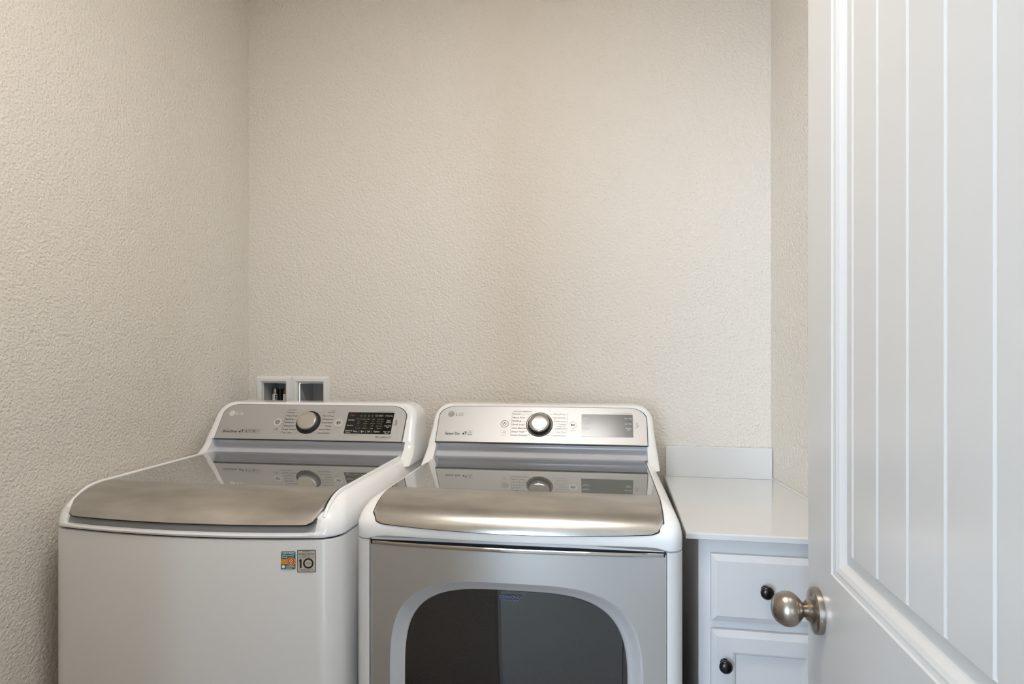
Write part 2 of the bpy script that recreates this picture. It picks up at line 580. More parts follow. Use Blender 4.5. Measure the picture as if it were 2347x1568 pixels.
CX0, CX1 = 0.1886, 0.497
cabt = thing('base_cabinet', 'pale grey base cabinet with one drawer above a panelled door', 'cabinet', ((CX0 + CX1) / 2, YC, 0))
cw = (CX1 - CX0) / 2
mb = MB().box(-cw, -cw + 0.016, 0.019, 0.62, 0.0, 0.898).box(cw - 0.016, cw, 0.019, 0.62, 0.0, 0.898)
mb.box(-cw + 0.016, cw - 0.016, 0.606, 0.62, 0.1, 0.898).box(-cw + 0.016, cw - 0.016, 0.019, 0.606, 0.1, 0.116)
mb.build('carcass', M['cabinet'], cabt, 0)
mb = MB().box(-cw, -cw + 0.038, 0, 0.019, 0.1, 0.898).box(cw - 0.038, cw, 0, 0.019, 0.1, 0.898)
mb.box(-cw + 0.038, cw - 0.038, 0, 0.019, 0.852, 0.898).box(-cw + 0.038, cw - 0.038, 0, 0.019, 0.678, 0.722).box(-cw + 0.038, cw - 0.038, 0, 0.019, 0.1, 0.135)
mb.build('face_frame', M['cabinet'], cabt, 0)
MB().box(cw, cw + 0.066, 0.001, 0.019, 0.1, 0.898).build('filler_strip', M['cabinet'], cabt, 0)
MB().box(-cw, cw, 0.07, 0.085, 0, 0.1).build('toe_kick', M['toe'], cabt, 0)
fx0, fx1 = 0.2152 - (CX0 + CX1) / 2, 0.4705 - (CX0 + CX1) / 2
drw = rect_loft(fx0, fx1, 0.7105, 0.8640, [(0, 0.0005), (0, 0.012), (0.0015, 0.0135), (0.0125, 0.0185), (0.0135, 0.0195)], 0.0).build('drawer', M['cabinet'], cabt, 0)
cab_knob(0.3325 - (CX0 + CX1) / 2, 0.7915, -0.0195, drw)
dr = rect_loft(fx0, fx1, 0.125, 0.6895, [(0, 0.0005), (0, 0.012), (0.0015, 0.0135), (0.0125, 0.0185), (0.0135, 0.0195), (0.047, 0.0195), (0.0485, 0.0165), (0.0515, 0.0160), (0.0525, 0.0140), (0.056, 0.0095), (0.058, 0.0095)], 0.0).build('door', M['cabinet'], cabt, 0)
cab_knob(0.2435 - (CX0 + CX1) / 2, 0.6175, -0.0195, dr)

# countertop (follows the right wall) and its upstand
ZT, YK, XK = 0.914, 1.4675, 0.1575
e = 0.001
def counter_ring(ins, z):
    return [(XK + ins, YB - e, z), (XK + ins, YK + ins, z), (xr(YK) - e, YK + ins, z), (XR - e, YB - e, z)]
ct = MB().rings([counter_ring(0.002, 0.8985), counter_ring(0, 0.9005), counter_ring(0, ZT - 0.003), counter_ring(0.001, ZT - 0.001), counter_ring(0.003, ZT)], True, True, True)
tag(ct.build('countertop', M['counter'], None, 0), 'glossy white countertop on the base cabinet beside the dryer', 'countertop')
bs = MB()
def splash_ring(ins, y):
    return [(XK + 0.004 + ins, y, ZT + 0.0005), (XR - e, y, ZT + 0.0005), (XR - e, y, 1.016 - ins), (XK + 0.004 + ins, y, 1.016 - ins)]
bs.rings([splash_ring(0, YB - e), splash_ring(0, YB - 0.019), splash_ring(0.001, YB - 0.0205), splash_ring(0.002, YB - 0.021)], True, True, True)
tag(bs.build('backsplash', M['counter'], None, 0), 'low glossy white upstand along the wall behind the countertop', 'backsplash')
# thin sealant bead where the countertop meets the right wall
sb = MB()
R = []
for k in range(9):
    y = YB - 0.021 - (YB - 0.021 - YK) * k / 8
    R.append([(xr(y) - 0.001, y, ZT + 0.0004), (xr(y) - 0.006, y, ZT + 0.0004), (xr(y) - 0.0035, y, ZT + 0.003), (xr(y) - 0.001, y, ZT + 0.005)])
sb.rings(R, True, True, True)
struct(sb.build('trim_3', M['trim'], None, 40), 'white sealant bead where the countertop meets the wall', 'sealant')


# ------------------------------------------------------------------ plumbing boxes in the back wall
def plumbing_box(name, label, x0, x1):
    xm = (x0 + x1) / 2
    t = thing(name, label, 'plumbing box', (xm, YB, BZ0), group='plumbing boxes')
    w, h = (x1 - x0) / 2 - 0.0004, BZ1 - BZ0
    def rr(ins, y):
        return [(-w + ins, y, ins), (w - ins, y, ins), (w - ins, y, h - ins), (-w + ins, y, h - ins)]
    MB().rings([rr(0, -0.0005), rr(0.0, -0.005), rr(0.008, -0.016), rr(0.018, -0.017), rr(0.0235, -0.011), rr(0.0245, -0.004), rr(0.0265, 0.0)]).build('flange', M['plastic'], t, 30)
    MB().rings([rr(0.0268, 0.0), rr(0.029, 0.100)], True, False, True).build('recess', M['recess'], t, 20)
    return t


bl = plumbing_box('supply_box', 'white recessed plumbing box with two water valves above the washing machine', BX0, BXM)
br = plumbing_box('drain_box', 'white recessed plumbing box, empty, beside the one with valves', BXM, BX1)
# valves stand in the left box
for k, (vx, lab) in enumerate(((-1.3140 - (BX0 + BXM) / 2, 'MPO'), (-1.2695 - (BX0 + BXM) / 2, 'MCO'))):
    mb = MB()
    lathe(mb, (vx, 0.045, 0.022), (0, 0, 1), [(0, 0.0095), (0.055, 0.0095), (0.0555, 0.0105), (0.108, 0.0105), (0.1085, 0.009), (0.126, 0.009), (0.128, 0.0075)], 24)
    v = mb.build('water_valve', M['brass'] if k else M['nickel'], bl, 40)
    mb = MB()
    R = []
    for z in (0.080, 0.127):
        R.append([(vx + 0.0112 * math.sin(t), 0.045 - 0.0112 * math.cos(t), z) for t in [math.radians(-70 + 140 * q / 12) for q in range(13)]])
    mb.rings(R, False)
    mb.build('valve_tag', M['plastic'], v, 40)
    mb = MB()
    fr = Frame((vx, 0.045 - 0.0119, 0.084), (1, 0, 0), (0, 0, 1))
    text(mb, fr, lab, 0.0045, 0.040, 0.009, 0.0, 'LEFT', rot=-math.pi / 2, width=0.038, bold=0.004)
    mb.build('tag_lettering', M['ink'], v, 0)
    mb = MB()
    lathe(mb, (vx + 0.013, 0.060, 0.0275), (0, 0, 1), [(0, 0.009), (0.118, 0.009)], 16)
    mb.build('hose', M['hose'], v)


# ------------------------------------------------------------------ laundry machines
W = 0.3625                     # half width of both machines
VB = 0.735                     # depth of the bodies


def outline(w, yf, bow, r, yb, nf=28, na=8):
    """plan outline: left back, left side, rounded front corners, bowed front, right side"""
    us = w - r
    ys = yf - bow * (1 - (us / W) ** 2)
    pts = [(-w, yb), (-w, (yb + ys + r) / 2)]
    for k in range(na + 1):
        t = math.pi / 2 * k / na
        pts.append((-us - r * math.cos(t), ys + r - r * math.sin(t)))
    for k in range(1, nf):
        u = -us + 2 * us * k / nf
        pts.append((u, yf - bow * (1 - (u / W) ** 2)))
    for k in range(na + 1):
        t = math.pi / 2 * k / na
        pts.append((us + r * math.sin(t), ys + r - r * math.cos(t)))
    pts += [(w, (yb + ys + r) / 2), (w, yb)]
    return pts


class Top:
    """rounded work top of a machine: the shape of its front roll and flat deck"""
    def __init__(s, z0, z1, rf, rs, bow, r0, tilt, zs=0.9185, dip=0.0, pocket=None):
        s.z0, s.z1, s.rf, s.rs, s.bow, s.r0, s.tilt, s.zs, s.dip, s.pocket = z0, z1, rf, rs, bow, r0, tilt, zs, dip, pocket

    def front(s, u, ph):
        """point of the roll at angle ph (0 front face, 90 deck)"""
        c = math.cos(ph)
        v = s.rf * (1 - c) - s.bow * c * (1 - (u / W) ** 2)
        return v, s.z0 + (s.z1 - s.z0) * math.sin(ph)

    def deck(s, v):
        return s.z1 + s.tilt * max(0, v - s.rf)

    def normal(s, ph):
        a, b = s.rf * math.sin(ph), (s.z1 - s.z0) * math.cos(ph)      # tangent (dv, dz)
        L = math.hypot(a, b)
        return -b / L, a / L

    def build(s, parent):
        rings = []
        for ins, z in ((0.003, s.zs), (0.0008, s.zs + 0.0012), (0, s.zs + 0.003)):
            pts = outline(W - ins, ins, s.bow, s.r0, VB)
            rings.append([(u, v, z - s.dip * smoothstep((abs(u) - 0.300) / 0.025)) for u, v in pts])
        phs = [math.radians(k) for k in (0, 3, 6, 9, 12, 15, 18, 21, 24, 28, 33, 40, 48, 56, 64, 72, 80, 90)]
        for ph in phs:
            c = math.cos(ph)
            iu, iv = s.rs * (1 - c), s.rf * (1 - c)
            r = max(0.004, s.r0 * (0.12 + 0.88 * c))
            pts = outline(W - iu, iv, s.bow * c, r, VB)
            z = s.z0 + (s.z1 - s.z0) * math.sin(ph)
            ring = []
            for u, v in pts:
                if s.pocket and v < 0.20:
                    d = s.pocket(u, ph)
                    n = s.normal(ph)
                    ring.append((u, v + n[0] * d, z + n[1] * d))
                else:
                    ring.append((u, v, z + (s.tilt * max(0, v - s.rf) * math.sin(ph))))
            rings.append(ring)
        mb = MB().rings(rings, True, True, True)
        return mb.build('top_cover', M['enamel'], parent, 50)

    def patch(s, half, phmin, v1, off, nu=36, nr=14, v0=None):
        """grid over the roll from phmin(u) up to the deck"""
        G = []
        for i in range(nr + 1):
            row = []
            for j in range(nu + 1):
                u = -half + 2 * half * j / nu
                # crowd columns toward the rounded corners
                u = half * math.sin(math.pi / 2 * (2 * j / nu - 1)) * 0.35 + u * 0.65
                p0 = phmin(u)
                ph = p0 + (math.pi / 2 - p0) * i / nr
                v, z = s.front(u, ph)
                n = s.normal(ph)
                row.append((u, v + n[0] * off, z + n[1] * off))
            G.append(row)
        return G


def skirt(mb, G, depth):
    """turn a grid into a thin solid: front sheet, back sheet and rim"""
    nr, nu = len(G), len(G[0])
    # approximate normals for the thickness
    back = []
    for i in range(nr):
        row = []
        for j in range(nu):
            a = Vector(G[min(i + 1, nr - 1)][j]) - Vector(G[max(i - 1, 0)][j])
            b = Vector(G[i][min(j + 1, nu - 1)]) - Vector(G[i][max(j - 1, 0)])
            n = b.cross(a)
            if n.length < 1e-12:
                n = Vector((0, -1, 0))
            n.normalize()
            row.append(Vector(G[i][j]) - n * depth)
        back.append(row)
    vs = [p for r in G for p in r] + [tuple(p) for r in back for p in r]
    N = nr * nu
    fs = []
    for i in range(nr - 1):
        for j in range(nu - 1):
            a = i * nu + j
            fs.append((a, a + 1, a + nu + 1, a + nu))
            fs.append((N + a, N + a + nu, N + a + nu + 1, N + a + 1))
    for j in range(nu - 1):
        fs.append((j, N + j, N + j + 1, j + 1))
        a = (nr - 1) * nu + j
        fs.append((a, a + 1, N + a + 1, N + a))
    for i in range(nr - 1):
        a, b = i * nu, (i + 1) * nu
        fs.append((a, b, N + b, N + a))
        a, b = i * nu + nu - 1, (i + 1) * nu + nu - 1
        fs.append((a, N + a, N + b, b))
    mb.add(vs, fs)


# the control console, the same shape on both machines
ZP0, ZP1, VP0, VP1 = 1.049, 1.1555, 0.572, 0.642
ZTOP = 1.164


def plane_v(z):
    return VP0 + (VP1 - VP0) * (z - ZP0) / (ZP1 - ZP0)


def half_at(z):
    h = 0.3625 - 0.0105 * smoothstep((z - 0.99) / 0.13)
    zc = ZTOP - 0.050
    if z > zc:
        h = h - 0.050 + math.sqrt(max(0, 0.050 ** 2 - (z - zc) ** 2))
    return h


def console(parent):
    zs = [0.985, 0.995, 1.003, 1.010, 1.017, 1.024, 1.031, 1.038, 1.044, 1.0485, 1.0495, 1.06, 1.08, 1.10, 1.114, 1.124, 1.133, 1.141, 1.148, 1.1535, 1.158, 1.161, 1.163, ZTOP]
    ks = [-1 + 2 * k / 40 for k in range(41)]
    rows = []
    for z in zs:
        hf = half_at(z)
        us = [-hf, -hf + 0.0007, -hf + 0.0025, -hf + 0.006, -hf + 0.011, -hf + 0.018]
        inner = min(0.330, hf - 0.0195)
        us += [-inner, -inner + 0.003] + [inner * k / 6 * 0.95 for k in range(-6, 7)] + [inner - 0.003, inner] + [-u for u in reversed(us)]
        row = []
        for q, u in enumerate(us):
            v = plane_v(z) + 0.0025
            e_ = hf - abs(u)
            if z < 1.049:
                if abs(u) < inner - 0.001:
                    v = 0.618
                else:
                    t = (1.049 - z) / 0.049
                    v = VP0 + 0.0025 - 0.040 * t ** 1.8 - 0.006 * t
            if e_ < 0.018:
                v += 0.018 - math.sqrt(max(0, 0.018 ** 2 - (0.018 - e_) ** 2))
            tt = ZTOP - z
            if tt < 0.007:
                v += 0.007 - math.sqrt(max(0, 0.007 ** 2 - (0.007 - tt) ** 2))
            row.append((u, v, z))
        # side and back
        rows.append([(us[0], VB - 0.004, z), (us[0], (row[0][1] + VB) / 2, z)] + row + [(us[-1], (row[-1][1] + VB) / 2, z), (us[-1], VB - 0.004, z)])
    mb = MB().rings(rows, True, True, True)
    body = mb.build('console', M['enamel'], parent, 40)
    # shining hollow below the panel
    prof = [(0.5745, 1.0492), (0.590, 1.0475), (0.600, 1.0430), (0.6045, 1.0370), (0.6040, 1.0300), (0.600, 1.0240), (0.594, 1.0190), (0.5865, 1.0140), (0.578, 1.0095), (0.570, 1.0065), (0.5645, 1.0055), (0.5625, 1.0055)]
    R = [[(u, v, z) for v, z in prof] for u in (-0.3285, -0.16, 0, 0.16, 0.3285)]
    MB().rings(R, False).build('console_hollow', M['groove'], parent, 60, 'satin silver hollow under the control panel')
    return body


def panel_poly(g=0.0, half=0.327):
    hw, L = half + g, math.hypot(VP1 - VP0, ZP1 - ZP0)
    r = 0.052
    top, bot = L + g, -g
    pts = [(hw, bot)]
    for k in range(13):
        t = math.pi / 2 * k / 12
        pts.append((hw - 0.004 - r + r * math.cos(t) + 0.004 * (1 - k / 12), top - r * 0.72 + r * 0.72 * math.sin(t)))
    pts += [(-a, b) for a, b in reversed(pts[1:])]
    pts.append((-hw, bot))
    return pts


PF = Frame((0, VP0, ZP0), (1, 0, 0), (0, VP1 - VP0, ZP1 - ZP0))
H = 0.0026       # print height above the panel plane


def make_panel(parent, half):
    mb = MB()
    plate(mb, PF, panel_poly(0.0018, half), -0.004, 0.0004)
    mb.build('panel_gap_shade', M['gap_shade_grey'], parent, 0)  # dark plate that paints the shaded gap line round the panel
    mb = MB()
    plate(mb, PF, panel_poly(0.0, half), -0.004, 0.0022, 0.0008)
    return mb.build('control_panel', M['panel'], parent, 20)


def dial(panel, a, b, r_ring, r_knob, well, face):
    o = PF.p(a, b, 0.0016)
    mb = MB()
    lathe(mb, o, PF.n, [(0, r_ring + 0.0012), (0.0014, r_ring + 0.0012), (0.0018, r_ring), (0.0010, r_ring - 0.0008)], 56)
    mb.build('dial_trim', M['gap_shade_grey'], panel, 40)
    mb = MB()
    lathe(mb, o, PF.n, [(0.0, r_ring - 0.0003), (0.0016, r_ring - 0.0006), (0.0010, r_ring - 0.003), (0.0008, r_knob * 0.9), (0.001, 0.002)], 56)
    mb.build('dial_well', well, panel, 40)
    mb = MB()
    lathe(mb, o, PF.n, [(0.0005, r_knob * 0.97), (0.004, r_knob * 0.98), (0.014, r_knob), (0.0165, r_knob * 0.99), (0.018, r_knob * 0.955), (0.0186, r_knob * 0.90), (0.0190, r_knob * 0.6), (0.0191, 0.0)], 56)
    return mb.build('dial', face, panel, 40, 'round metal programme dial')


def button(panel, a, b, r, ring_mat, kind):
    mb = MB()
    ring_flat(mb, PF, a, b, r * 0.86, r, H)
    mb.build('button_ring', ring_mat, panel, 0)
    mb = MB()
    if kind == 'power':
        ring_flat(mb, PF, a, b, r * 0.34, r * 0.46, H, 120, 420)
        stroke(mb, PF, (a, b + r * 0.05), (a, b + r * 0.52), r * 0.12, H)
    else:
        flat(mb, PF, [(a - r * 0.42, b - r * 0.36), (a + r * 0.10, b), (a - r * 0.42, b + r * 0.36)], H)
        for q in (0.22, 0.42):
            stroke(mb, PF, (a + r * q, b - r * 0.34), (a + r * q, b + r * 0.34), r * 0.12, H)
    mb.build('button_symbol', M['ink'], panel, 0)


def maker_mark(panel, a, b, r, m, m2):
    """round badge with a face-like ring, then the two letters"""
    mb = MB()
    flat(mb, PF, circle(a, b, r), H)
    mb.build('logo_disc', m, panel, 0)
    mb = MB()
    ring_flat(mb, PF, a, b, r * 0.66, r * 0.76, H + 0.0003, 20, 330)
    stroke(mb, PF, (a, b + r * 0.38), (a, b - r * 0.34), r * 0.10, H + 0.0003)
    stroke(mb, PF, (a, b - r * 0.34), (a + r * 0.28, b - r * 0.34), r * 0.10, H + 0.0003)
    flat(mb, PF, circle(a - r * 0.33, b + r * 0.34, r * 0.12, 12), H + 0.0003)
    mb.build('logo_ring', m2, panel, 0)


def nfc_mark(mb, a, b, w, hgt):
    flat(mb, PF, [(a - w * 0.5, b - hgt * 0.25), (a - w * 0.2, b - hgt * 0.5), (a + w * 0.02, b - hgt * 0.42), (a - w * 0.12, b - hgt * 0.1), (a - w * 0.05, b + hgt * 0.1), (a - w * 0.30, b + hgt * 0.12)], H)
    flat(mb, PF, [(a - w * 0.05, b + hgt * 0.22), (a + w * 0.1, b + hgt * 0.48), (a + w * 0.34, b + hgt * 0.48), (a + w * 0.5, b + hgt * 0.22), (a + w * 0.42, b - hgt * 0.25), (a + w * 0.18, b - hgt * 0.45), (a + w * 0.10, b - hgt * 0.40), (a + w * 0.30, b - hgt * 0.10), (a + w * 0.30, b + hgt * 0.16), (a + w * 0.12, b + hgt * 0.18)], H)


def hand_icon(mb, a, b, s):
    for p, q in (((0, 0.1), (0, 1)), ((0, 1), (0.5, 1)), ((0.5, 1), (0.5, 0.35)), ((0.5, 0.35), (0.15, 0.1)), ((-0.35, -0.55), (0.05, -0.7)), ((0.05, -0.7), (0.65, -0.1)), ((0.65, -0.1), (0.85, -0.2)), ((0.15, -0.25), (0.55, 0.0)), ((-0.35, -0.4), (-0.1, -0.35))):
        stroke(mb, PF, (a + p[0] * s, b + p[1] * s), (a + q[0] * s, b + q[1] * s), s * 0.11, H)


def cycle_print(mb, mbg, rows, a, side, knob_a, knob_b, ring, size):
    """programme names with the thin lines that lead to the dial"""
    for s, b, tgt in rows:
        text(mb, PF, s, a, b, size, H, 'LEFT' if side < 0 else 'RIGHT', width=len(s) * size * 0.70)
        w_ = len(s) * size * 0.70
        x0 = a + w_ + 0.003 if side < 0 else a - w_ - 0.003
        db = b + size * 0.4 - knob_b
        x1 = knob_a + side * (math.sqrt(max(0, (ring + 0.002) ** 2 - db ** 2)) if abs(db) < ring else 0.012)
        if (x1 - x0) * -side > 0.002:
            stroke(mbg, PF, (x0, b + size * 0.4), (x1, b + size * 0.4), 0.0005, H)


def washer_labels(panel):
    maker_mark(panel, -0.2874, 0.0933, 0.0104, M['ink_light'], M['panel'])
    mb = MB()
    text(mb, PF, 'LG', -0.2716, 0.0876, 0.0112, H, width=0.0238, bold=0.004)
    mb.build('logo_letters', M['ink_light'], panel, 0)
    mb, mg = PrintMB(M['ink'], panel), PrintMB(M['ink_grey'], panel, 'fine_lettering', 'leader_lines')
    text(mb, PF, 'Direct Drive', -0.2975, 0.0218, 0.0082, H, width=0.0507, bold=0.006)
    text(mg, PF, 'INVERTER', -0.2960, 0.0322, 0.0034, H, width=0.022)
    nfc_mark(mb, -0.2339, 0.0275, 0.0150, 0.0115)
    for k in range(4):
        a0 = -0.222 + 0.0135 * k
        for p, q in (((a0, 0.0215), (a0 + 0.0135, 0.0215)), ((a0, 0.0350), (a0 + 0.0135, 0.0350)), ((a0, 0.0215), (a0, 0.0350)), ((a0 + 0.0135, 0.0215), (a0 + 0.0135, 0.0350))):
            stroke(mb, PF, p, q, 0.0006, H)
        c = a0 + 0.0068
        if k == 0:
            text(mb, PF, '6', c, 0.0240, 0.0078, H, 'CENTER', bold=0.004)
        elif k == 1:
            ring_flat(mb, PF, c, 0.0285, 0.0026, 0.0036, H, 0, 360, 16)
        elif k == 2:
            text(mb, PF, '8', c, 0.0240, 0.0078, H, 'CENTER', bold=0.006)
        else:
            stroke(mb, PF, (c - 0.004, 0.0275), (c + 0.0045, 0.0275), 0.0012, H)
    L = [('Normal', 0.0960, 0), ('Heavy Duty', 0.0837, 0), ('Bedding', 0.0712, 0), ('Sanitary', 0.0594, 0), ('Allergiene\u2122', 0.0466, 0), ('Bright Whites\u2122', 0.0340, 0), ('Tub Clean', 0.0219, 0)]
    cycle_print(mb, mg, L, -0.0900, -1, -0.0075, 0.0630, 0.0405, 0.0056)
    Rr = [('Normal', 0.0978, 0), ('Perm.Press', 0.0850, 0), ('Waterproof', 0.0730, 0), ('Delicates', 0.0607, 0), ('Towels', 0.0481, 0), ('Speed Wash', 0.0358, 0), ('Downloaded', 0.0230, 0)]
    cycle_print(mb, mg, Rr, 0.0754, 1, -0.0075, 0.0630, 0.0405, 0.0056)
    text(mb, PF, 'COTTON/', 0.0754, 0.1052, 0.0034, H, 'RIGHT', width=0.0150)
    text(mg, PF, 'STEAM WASH', -0.0900, 0.1058, 0.0046, H, width=0.030)
    stroke(mg, PF, (-0.0936, 0.1022), (-0.0936, 0.0220), 0.0008, H)
    text(mb, PF, 'ADD GARMENTS', 0.0975, 0.0440, 0.0022, H, 'CENTER', width=0.0170)
    ring_flat(mb, PF, -0.1150, 0.0345, 0.0026, 0.0036, H, -60, 240, 14)
    ring_flat(mb, PF, -0.1135, 0.0345, 0.0052, 0.0061, H, -40, 110, 14)
    text(mg, PF, 'Smart Diagnosis', -0.1155, 0.0240, 0.0024, H, 'CENTER', width=0.0120)
    ring_flat(mb, PF, 0.2350, 0.0150, 0.0019, 0.0034, H, 0, 360, 16)
    text(mb, PF, 'TrueBalance\u2122', 0.2405, 0.0122, 0.0058, H, width=0.0420)
    text(mg, PF, 'ANTI-VIBRATION SYSTEM', 0.2405, 0.0074, 0.0020, H, width=0.034)
    text(mg, PF, 'MEGA CAPACITY SMART WASHER', 0.2780, 0.1058, 0.0024, H, 'RIGHT', width=0.0560)
    text(mg, PF, 'Hold 3 sec', 0.1580, 0.0185, 0.0026, H, 'CENTER', width=0.0190)
    hand_icon(mb, 0.2875, 0.0640, 0.0105)
    mb.finish()
    mg.finish()
    button(panel, -0.1155, 0.0628, 0.0128, M['ink_light'], 'power')
    button(panel, 0.0963, 0.0635, 0.0128, M['ink_light'], 'play')
    dial(panel, -0.0075, 0.0630, 0.0405, 0.0320, M['dark_ring'], M['knob_face'])
    mb = MB()
    plate(mb, PF, rrect(0.1225, 0.2792, 0.0252, 0.1026, 0.002), 0.0, 0.0030)
    dsp = mb.build('display', M['display'], panel, 0, 'black display with pale lettering')
    hd = 0.0034
    mw, mc = PrintMB(M['ink_white'], dsp, 'display_lettering', 'display_dot'), PrintMB(M['ink_cream'], dsp, 'display_setting', 'display_symbols')
    text(mw, PF, 'Temp   |   Spin   |   Soil   |   Options', 0.1525, 0.0312, 0.0056, hd, width=0.0900)
    text(mw, PF, 'Control Lock', 0.1255, 0.0336, 0.0042, hd, width=0.0240)
    text(mw, PF, 'Child Lock', 0.1285, 0.0282, 0.0028, hd, width=0.0150)
    for s, b in (('Cold Wash', 0.0718), ('Extra Rinse', 0.0525)):
        text(mw, PF, s, 0.1275, b, 0.0042, hd, width=0.0215)
    for s, b, w_ in (('TurboWash', 0.0885, 0.0195), ('Fabric', 0.0715, 0.0120), ('Softener', 0.0660, 0.0165), ('Extra Rinse', 0.0530, 0.0230), ('Rinse', 0.0475, 0.0090), ('Rinse + Spin', 0.0320, 0.0215), ('Remote', 0.0268, 0.0130)):
        text(mw, PF, s, 0.2660, b, 0.0042, hd, 'CENTER', width=w_)
    flat(mw, PF, circle(0.2525, 0.0905, 0.0014, 10), hd)
    for c, col in enumerate((('Extra Hot', 'Hot', 'Warm', 'Cold', 'Tap Cold'), ('Extra High', 'High', 'Medium', 'Low', 'No Spin'), ('Heavy', 'No', 'Normal', 'Off', 'Light'), ('Delay Wash', 'Water Plus', 'Pre Wash', 'Stain Care', 'Signal'))):
        for q, s in enumerate(col):
            text(mc, PF, s, 0.1650 + 0.0240 * c, 0.0765 - 0.0082 * q, 0.0034, hd, 'CENTER', width=0.0022 * len(s))
    text(mc, PF, '0:00', 0.2300, 0.0870, 0.0075, hd, 'CENTER', width=0.026)
    for k in range(4):
        ring_flat(mc, PF, 0.170 + 0.0125 * k, 0.0895, 0.0026, 0.0033, hd, 30, 330, 12)
    mw.finish()
    mc.finish()
    mb = MB()
    text(mb, PF, 'Steam', 0.1330, 0.0895, 0.0042, hd, width=0.0140)
    mb.build('display_warning', M['ink_red'], dsp, 0)


def dryer_labels(panel):
    k0 = -0.0065
    maker_mark(panel, -0.2858 + k0, 0.0979, 0.0106, M['ink_taupe'], M['panel'])
    mb = MB()
    text(mb, PF, 'LG', -0.2696 + k0, 0.0915, 0.0112, H, width=0.0233, bold=0.002)
    mb.build('logo_letters', M['ink_taupe'], panel, 0)
    mb, mg = PrintMB(M['ink'], panel), PrintMB(M['ink_grey'], panel, 'fine_lettering', 'leader_lines')
    text(mb, PF, 'Sensor Dry', -0.2965 + k0, 0.0243, 0.0092, H, width=0.0480, bold=0.006)
    nfc_mark(mb, -0.2342 + k0, 0.0305, 0.0140, 0.0115)
    x0, x1 = -0.2232 + k0, -0.2095 + k0
    for p, q, w_ in (((x0, 0.0245), (x1, 0.0245), 0.0016), ((x0, 0.0385), (x1, 0.0385), 0.0005), ((x0, 0.0245), (x0, 0.0385), 0.0005), ((x1, 0.0245), (x1, 0.0385), 0.0005)):
        stroke(mb, PF, p, q, w_, H)
    ring_flat(mb, PF, (x0 + x1) / 2, 0.0320, 0.0024, 0.0033, H, 0, 360, 16)
    L = [('Normal', 0.0988, 0), ('Heavy Duty', 0.0856, 0), ('Bedding', 0.0737, 0), ('Small Load', 0.0613, 0), ('Anti Bacterial', 0.0487, 0), ('Steam Fresh\u2122', 0.0360, 0), ('Steam Sanitary\u2122', 0.0238, 0)]
    kd = 0.0045 + k0
    cycle_print(mb, mg, L, -0.0823 + k0, -1, kd, 0.0650, 0.0412, 0.0056)
    Rr = [('Perm.Press', 0.0999, 0), ('Sportswear', 0.0874, 0), ('Delicates', 0.0742, 0), ('Towels', 0.0639, 0), ('Speed Dry', 0.0491, 0), ('Air Dry', 0.0370, 0), ('Downloaded', 0.0251, 0)]
    cycle_print(mg, mg, Rr, 0.0875 + k0, 1, kd, 0.0650, 0.0412, 0.0056)
    text(mg, PF, 'STEAM DRY / SENSOR DRY', -0.0820 + k0, 0.1082, 0.0048, H, width=0.0610)
    text(mg, PF, 'MANUAL DRY', 0.0876 + k0, 0.0572, 0.0036, H, 'RIGHT', width=0.0290)
    stroke(mg, PF, (-0.0853 + k0, 0.1062), (-0.0853 + k0, 0.0235), 0.0009, H)
    stroke(mg, PF, (0.0915 + k0, 0.1045), (0.0915 + k0, 0.0630), 0.0007, H)
    stroke(mg, PF, (0.0912 + k0, 0.0560), (0.0912 + k0, 0.0365), 0.0007, H)
    ring_flat(mg, PF, -0.1080 + k0, 0.0340, 0.0026, 0.0036, H, -60, 240, 14)
    ring_flat(mg, PF, -0.1065 + k0, 0.0340, 0.0052, 0.0061, H, -40, 110, 14)
    text(mg, PF, 'Smart Diagnosis', -0.1080 + k0, 0.0240, 0.0024, H, 'CENTER', width=0.0120)
    text(mg, PF, 'ADD GARMENTS', 0.1105 + k0, 0.0450, 0.0022, H, 'CENTER', width=0.0170)
    text(mg, PF, 'MEGA CAPACITY SMART DRYER', 0.2920 + k0, 0.1075, 0.0024, H, 'RIGHT', width=0.0560)
    hand_icon(mg, 0.3050 + k0, 0.0650, 0.0105)
    mb.finish()
    mg.finish()
    button(panel, -0.1074 + k0, 0.0651, 0.0128, M['ink_grey'], 'power')
    button(panel, 0.1098 + k0, 0.0652, 0.0128, M['ink_white'], 'play')
    dial(panel, kd, 0.0650, 0.0412, 0.0322, M['light_ring'], M['knob_chrome'])
    mb = MB()
    plate(mb, PF, rrect(0.1365 + k0, 0.2953 + k0, 0.0262, 0.1036, 0.002), 0.0, 0.0030)
    dsp = mb.build('display', M['display_reflecting'], panel, 0, 'dark glossy display with its reflection painted grey')
    hd = 0.0034
    mw = PrintMB(M['ink_white'], dsp, 'display_lettering')
    for s, b, w_ in (('More Time', 0.0880, 0.0225), ('Less Time', 0.0698, 0.0215), ('Wrinkle', 0.0540, 0.0170), ('Care', 0.0490, 0.0100)):
        text(mw, PF, s, 0.2815 + k0, b, 0.0042, hd, 'CENTER', width=w_)
    for s, b, w_ in (('Damp Dry', 0.0866, 0.0155), ('Reduce Static', 0.0728, 0.0255), ('Rack Dry', 0.0685, 0.0155), ('Steam Fresh', 0.0540, 0.0240), ('Easy Iron', 0.0490, 0.0150)):
        text(mw, PF, s, 0.1510 + k0, b, 0.0036, hd, 'CENTER', width=w_)
    mw.finish()


